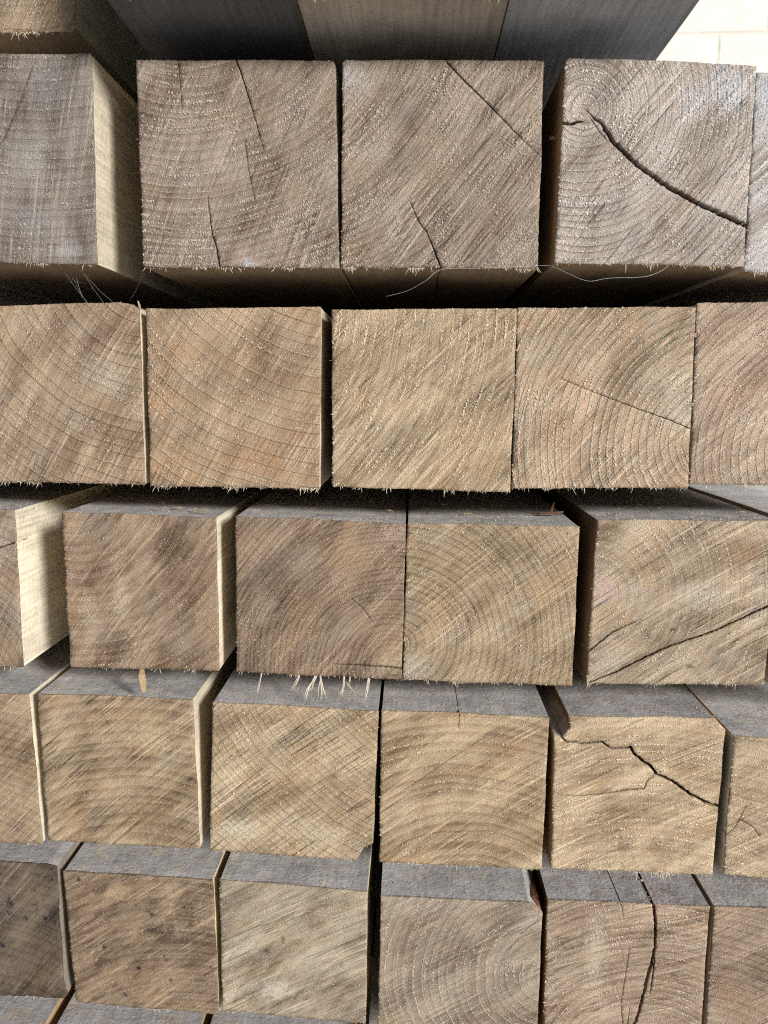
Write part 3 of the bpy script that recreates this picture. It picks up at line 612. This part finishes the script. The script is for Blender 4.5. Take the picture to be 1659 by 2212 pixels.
# ---------------------------------------------------------------- setting
def box(v, f, x0, x1, y0, y1, z0, z1, dz=0):
    k = len(v)
    for x, s in ((x0, 0), (x1, dz)):
        for y in (y0, y1):
            v.append((x, y, z0+s)); v.append((x, y, z1+s))
    f += [(k, k+1, k+3, k+2), (k+4, k+6, k+7, k+5), (k, k+4, k+5, k+1), (k+2, k+3, k+7, k+6), (k, k+2, k+6, k+4), (k+1, k+5, k+7, k+3)]
n = N('pale_concrete'); p = n.coord(); a = n.noise(p, 3, 5, .6); b = n.noise(p, 90, 4, .6)
n.bump(n.math('ADD', a, n.math('MULTIPLY', b, .3)), .01, .6)
M_G = n.fin(n.mix(n.math('MULTIPLY_ADD', b, .5, n.math('MULTIPLY', a, .5)), (.36, .345, .32, 1), (.58, .56, .53, 1)), .95, .1)
g = link('ground', mesh('ground', [(-60, -60, 0), (60, -60, 0), (60, 60, 0), (-60, 60, 0)], [(0, 1, 2, 3)]), M_G); g['kind'] = 'structure'

# block wall far behind, in full light
YW = 4.0
wall = bpy.data.objects.new('block_wall', None); COL.objects.link(wall); wall.location = (1.5, YW, 0)
tag(wall, 'bright cream block wall behind the timber stack', 'wall')
n = N('cream_block'); p = n.vec('SCALE', n.coord(), scale=1.); a = n.noise(p, 28, 4, .65); b = n.noise(p, 7, 3, .5)
oi = n.t.nodes.new('ShaderNodeObjectInfo')
n.bump(a, .006, .6)
M_BL = n.fin(n.mix(n.math('MULTIPLY_ADD', n.math('SUBTRACT', a, .5), 1.2, b, clamp=True), (.60, .575, .51, 1), (.70, .69, .65, 1)), .9, .2)
n = N('tan_mortar'); a = n.noise(n.coord(), 60, 3, .6); n.bump(a, .003, .5)
M_MO = n.fin(n.mix(a, (.56, .51, .44, 1), (.64, .61, .55, 1)), .95, .1)
zj = at(1550, 71, YW).z; xj = at(1552, 105, YW).x
BW, BH, J = .44, .215, .012
v, f = [], []; box(v, f, -6.4, 2.6, .004, .14, 0, zj+3.2*BH)
link('mortar', mesh('mortar', v, f), M_MO, wall, (0, 0, 0))
bm_me = None
def block_mesh(R):
    v, f = [], []; w, h = (BW-J)/2, (BH-J)/2
    nx, nz = 8, 4; idx = {}
    for i in range(nx+1):
        for k in range(nz+1):
            e = (i in (0, nx)) or (k in (0, nz))
            idx[i, k] = len(v); v.append((-w+2*w*i/nx+R.uniform(-.002, .002), (.002 if e else -.001)+R.uniform(-.0012, .0012), -h+2*h*k/nz+R.uniform(-.0015, .0015)))
    for i in range(nx):
        for k in range(nz): f.append((idx[i, k], idx[i+1, k], idx[i+1, k+1], idx[i, k+1]))
    ring = [idx[i, 0] for i in range(nx+1)]+[idx[nx, k] for k in range(1, nz+1)]+[idx[i, nz] for i in range(nx-1, -1, -1)]+[idx[0, k] for k in range(nz-1, 0, -1)]
    bk = [len(v)+i for i in range(len(ring))]; v += [(v[i][0], .02, v[i][2]) for i in ring]
    m = len(ring)
    for i in range(m): f.append((ring[(i+1) % m], ring[i], bk[i], bk[(i+1) % m]))
    me = mesh('block', v, f); me.materials.append(M_BL); return me
RB = random.Random(4); bms = [block_mesh(RB) for _ in range(6)]
k0 = -int(zj/BH)
for k in range(k0, 3):
    zc = zj+BH*(k+.5)
    if zc-BH/2 < 0: continue
    for i in range(-17, 4):
        xc = xj+BW*(i+.5+(.5 if k % 2 == 0 else 0))
        if not -4.9+BW/2 < xc < 4.1-BW/2: continue
        o = bpy.data.objects.new('block', RB.choice(bms)); COL.objects.link(o); o.parent = wall; o.location = (xc-1.5, 0, zc)

# laths that keep the layers apart, and bearers under the lowest layer
def rowfit(keys, top):
    X, Z = [], []
    for k in keys:
        _, pts, _ = BEAMS[k]; zs = [p.z for p in pts]; mid = (max(zs)+min(zs))/2
        for p in pts:
            if (p.z > mid) == top: X.append(p.x); Z.append(p.z)
    return np.polyfit(X, Z, 1)
def rng(keys):
    xs = [p.x for k in keys for p in BEAMS[k][1]]; return min(xs), max(xs)
rows = [['0l', '0b', '0c', '0d'], ['1z', '1a', '1b', '1c', '1d', '1e'], ['2z', '2a', '2b', '2c', '2d', '2e'], ['3z', '3a', '3b', '3c', '3d', '3e', '3f'], ['4a', '4b', '4c', '4d', '4e', '4f'], ['5a', '5b', '5c', '5d', '5e', '5f'], ['6a', '6b', '6c', '6d', '6e', '6f']]
LAY = ['top and grey layers', 'grey and tan second layers', 'tan second and middle layers', 'middle and fourth layers', 'fourth and fifth layers', 'fifth and lowest layers']
for ri in range(6):
    lo, hi = rowfit(rows[ri+1], True), rowfit(rows[ri], False)
    x0, x1 = max(rng(rows[ri])[0], rng(rows[ri+1])[0]), min(rng(rows[ri])[1], rng(rows[ri+1])[1])
    for y in (1.15, 2.5):
        v = []; cx = (x0+x1)/2; zb = np.polyval(lo, cx)
        for x in (x0, x1):
            for yy in (-.02, .02):
                for cf in (lo, hi): v.append((x-cx, yy, float(np.polyval(cf, x))-zb))
        f = [(0, 1, 3, 2), (4, 6, 7, 5), (0, 4, 5, 1), (2, 3, 7, 6), (0, 2, 6, 4), (1, 5, 7, 3)]
        o = link('spacer_lath', mesh('spacer_lath', v, f), M_LATH, None, (cx, y, zb))
        tag(o, 'spacer lath between %s, %s' % (LAY[ri], 'nearer the sawn ends' if y < 2 else 'far back in the stack'), 'lath', 'spacer laths between the layers')

for y, w_ in ((1.05, 'nearer the sawn ends'), (2.4, 'far back')):
    x0, x1 = rng(rows[6]); zt_ = min(p.z for k in rows[6] for p in BEAMS[k][1])
    v, f = [], []; box(v, f, -(x1-x0)/2, (x1-x0)/2, -.06, .06, 0, zt_)
    o = link('bearer', mesh('bearer', v, f), M_LATH, None, ((x0+x1)/2, y, 0)); tag(o, 'heavy bearer on the ground under the lowest layer, '+w_, 'bearer', 'bearers under the stack')
# ---------------------------------------------------------------- small things
def top_z(key): return np.mean(sorted(p.z for p in BEAMS[key][1])[-2:])
R = random.Random(12)
def flake(name, x, y, z, ln, wd, rot, mat, label, group):
    v, f = [], []; m = 5
    for i in range(m+1):
        t = i/m; w_ = wd*math.sin(math.pi*(.12+.76*t))*R.uniform(.7, 1.2)/2; zz = .0004+ln*.12*math.sin(t*3.1)*R.uniform(.3, 1)
        for s in (-1, 1):
            for q in (0, .0005): v.append((ln*(t-.5), s*w_, zz+q))
    for i in range(m):
        a = 4*i; b = a+4
        f += [(a, b, b+2, a+2), (a+1, a+3, b+3, b+1), (a, a+1, b+1, b), (a+2, b+2, b+3, a+3)]
    f += [(0, 2, 3, 1), (4*m, 4*m+1, 4*m+3, 4*m+2)]
    o = link(name, mesh(name, v, f), mat, None, (x, y, z)); o.rotation_euler = (R.uniform(-.05, .05), 0, rot)
    return tag(o, label, 'wood chip', group)
spots = [('3b', 385, 1098), ('3b', 420, 1100), ('3b', 350, 1088), ('3b', 440, 1104), ('3b', 290, 1080), ('3c', 610, 1090), ('3c', 700, 1110), ('3c', 560, 1098), ('3c', 800, 1086), ('3c', 840, 1105), ('3c', 655, 1082),
         ('3d', 1055, 1084), ('3d', 1100, 1080), ('3d', 960, 1092), ('3d', 1010, 1112), ('3d', 1040, 1100), ('3d', 930, 1110), ('3e', 1470, 1085), ('3e', 1550, 1090), ('3e', 1420, 1100), ('3e', 1600, 1108), ('3e', 1380, 1092)]
ON = {'3b': 'brown beam with soft curved bands', '3c': 'beam with splinters hanging below', '3d': 'yellowish beam with arched rings', '3e': 'beam with the pink knot'}
for k, u, vv in spots:
    q = atz(u, vv, top_z(k)+.0002)
    flake('wood_chip', q.x, q.y, q.z, R.uniform(.004, .011), R.uniform(.0015, .0035), R.uniform(-.6, .6), M_CHIP, 'small pale wood chip on dusty top of the '+ON[k], 'wood chips on the '+ON[k])

def tube(pts, r0, r1=None, k=5):
    r1 = r0 if r1 is None else r1; v, f = [], []; pts = [Vector(p) for p in pts]; m = len(pts)
    for i, p in enumerate(pts):
        d = (pts[min(i+1, m-1)]-pts[max(i-1, 0)]).normalized(); s = d.cross(Vector((.3, .2, 1))).normalized(); u = d.cross(s); r = r0+(r1-r0)*i/(m-1)
        for j in range(k): v.append(p+(s*math.cos(6.2832*j/k)+u*math.sin(6.2832*j/k))*r)
    for i in range(m-1):
        for j in range(k): f.append((i*k+j, i*k+(j+1) % k, (i+1)*k+(j+1) % k, (i+1)*k+j))
    f.append(tuple(range(k))[::-1]); f.append(tuple(range((m-1)*k, m*k)))
    return v, f
def merge(parts):
    v, f = [], []
    for a, b in parts: k = len(v); v += a; f += [tuple(i+k for i in t) for t in b]
    return v, f
# forked twig on 3d
zt = top_z('3d'); q = atz(1190, 1113, zt)
tw = merge([tube([(-.010, .002, .0014), (-.002, 0, .002), (.006, -.001, .0024), (.011, .001, .003)], .0011, .0009), tube([(0, 0, .002), (.0015, .003, .006), (.003, .004, .011)], .0011, .0007), tube([(-.016, .006, .0012), (-.009, .002, .0014)], .0006, .001)])
o = link('twig', mesh('twig', *tw), M_TWIG, None, q); tag(o, 'small forked reddish brown twig lying on a dusty beam top', 'twig')

def smooth_path(P, n=8):
    out = []
    for i in range(len(P)-1):
        p0, p1, p2, p3 = P[max(i-1, 0)], P[i], P[i+1], P[min(i+2, len(P)-1)]
        for j in range(n):
            t = j/n; out.append(.5*((2*p1)+(p2-p0)*t+(2*p0-5*p1+4*p2-p3)*t*t+(3*p1-p0-3*p2+p3)*t**3))
    return out+[P[-1]]
hp = smooth_path([at(u, vv, Yh) for u, vv, Yh in ((835, 640, .625), (880, 628, .618), (920, 606, .612), (955, 582, .614), (1040, 579, .6175), (1166, 574, .617), (1196, 576, .614), (1226, 590, .61), (1270, 607, .608), (1315, 601, .608), (1389, 598, .61), (1425, 587, .614), (1445, 573, .6195))])
hv, hf = tube(hp, .00007, .00007, 4); hc = hp[len(hp)//2].copy()
o = link('hair_strand', mesh('hair_strand', [p-hc for p in hv], hf), M_SILK, None, hc); tag(o, 'single pale hair strand drooping under the beam with the gaping black crack', 'hair')
ws = []
for a, b in (((140, 588, .63), (192, 657, .652)), ((152, 590, .64), (188, 655, .65)), ((176, 583, .63), (225, 655, .651)), ((180, 590, .63), (247, 655, .651)), ((150, 600, .64), (185, 612, .64)), ((310, 590, .64), (280, 650, .66)), ((165, 600, .635), (178, 640, .645))):
    A, B = at(*a), at(*b); ws.append(tube([A, (A+B)/2+Vector((0, 0, -.0015)), B], .00005, .00005, 3))
wv, wf = merge(ws); wc = at(185, 620, .64)
o = link('cobweb', mesh('cobweb', [p-wc for p in wv], wf), M_SILK, None, wc); tag(o, 'torn cobweb threads in the dark slot above the rounded tan beam', 'cobweb')
# hanging flake on 3b and loose bark on 5d
def part_flake(key, name, pts, wmm, mat):
    root, bp, Y = BEAMS[key]; P = [at(u, vv, Yh)-root.location for u, vv, Yh in pts]; v, f = [], []; m = len(P)
    for i, p in enumerate(P):
        w_ = wmm*.001*math.sin(math.pi*(.15+.7*i/(m-1)))/2
        for s in (-1, 1):
            for q_ in (0, .0008): v.append(p+Vector((s*w_, q_+s*.0006, 0)))
    for i in range(m-1):
        a = 4*i; b = a+4; f += [(a, b, b+2, a+2), (a+1, a+3, b+3, b+1), (a, a+1, b+1, b), (a+2, b+2, b+3, a+3)]
    f += [(0, 2, 3, 1), (4*m-4, 4*m-3, 4*m-1, 4*m-2)]
    link(name, mesh(name, v, f), mat, root)
part_flake('3b', 'splinter', [(307, 1443, .651), (306, 1458, .644), (309, 1476, .642), (311, 1496, .643)], 5.5, M_CHIP)
part_flake('5d', 'bark_strip', [(1148, 1895, .70), (1150, 1912, .68), (1156, 1935, .662), (1160, 1955, .653), (1168, 1972, .65)], 6., M_BARK)
part_flake('2a', 'splinter', [(303, 668, .65), (301, 660, .648), (298, 650, .647)], 1.2, M_CHIP)
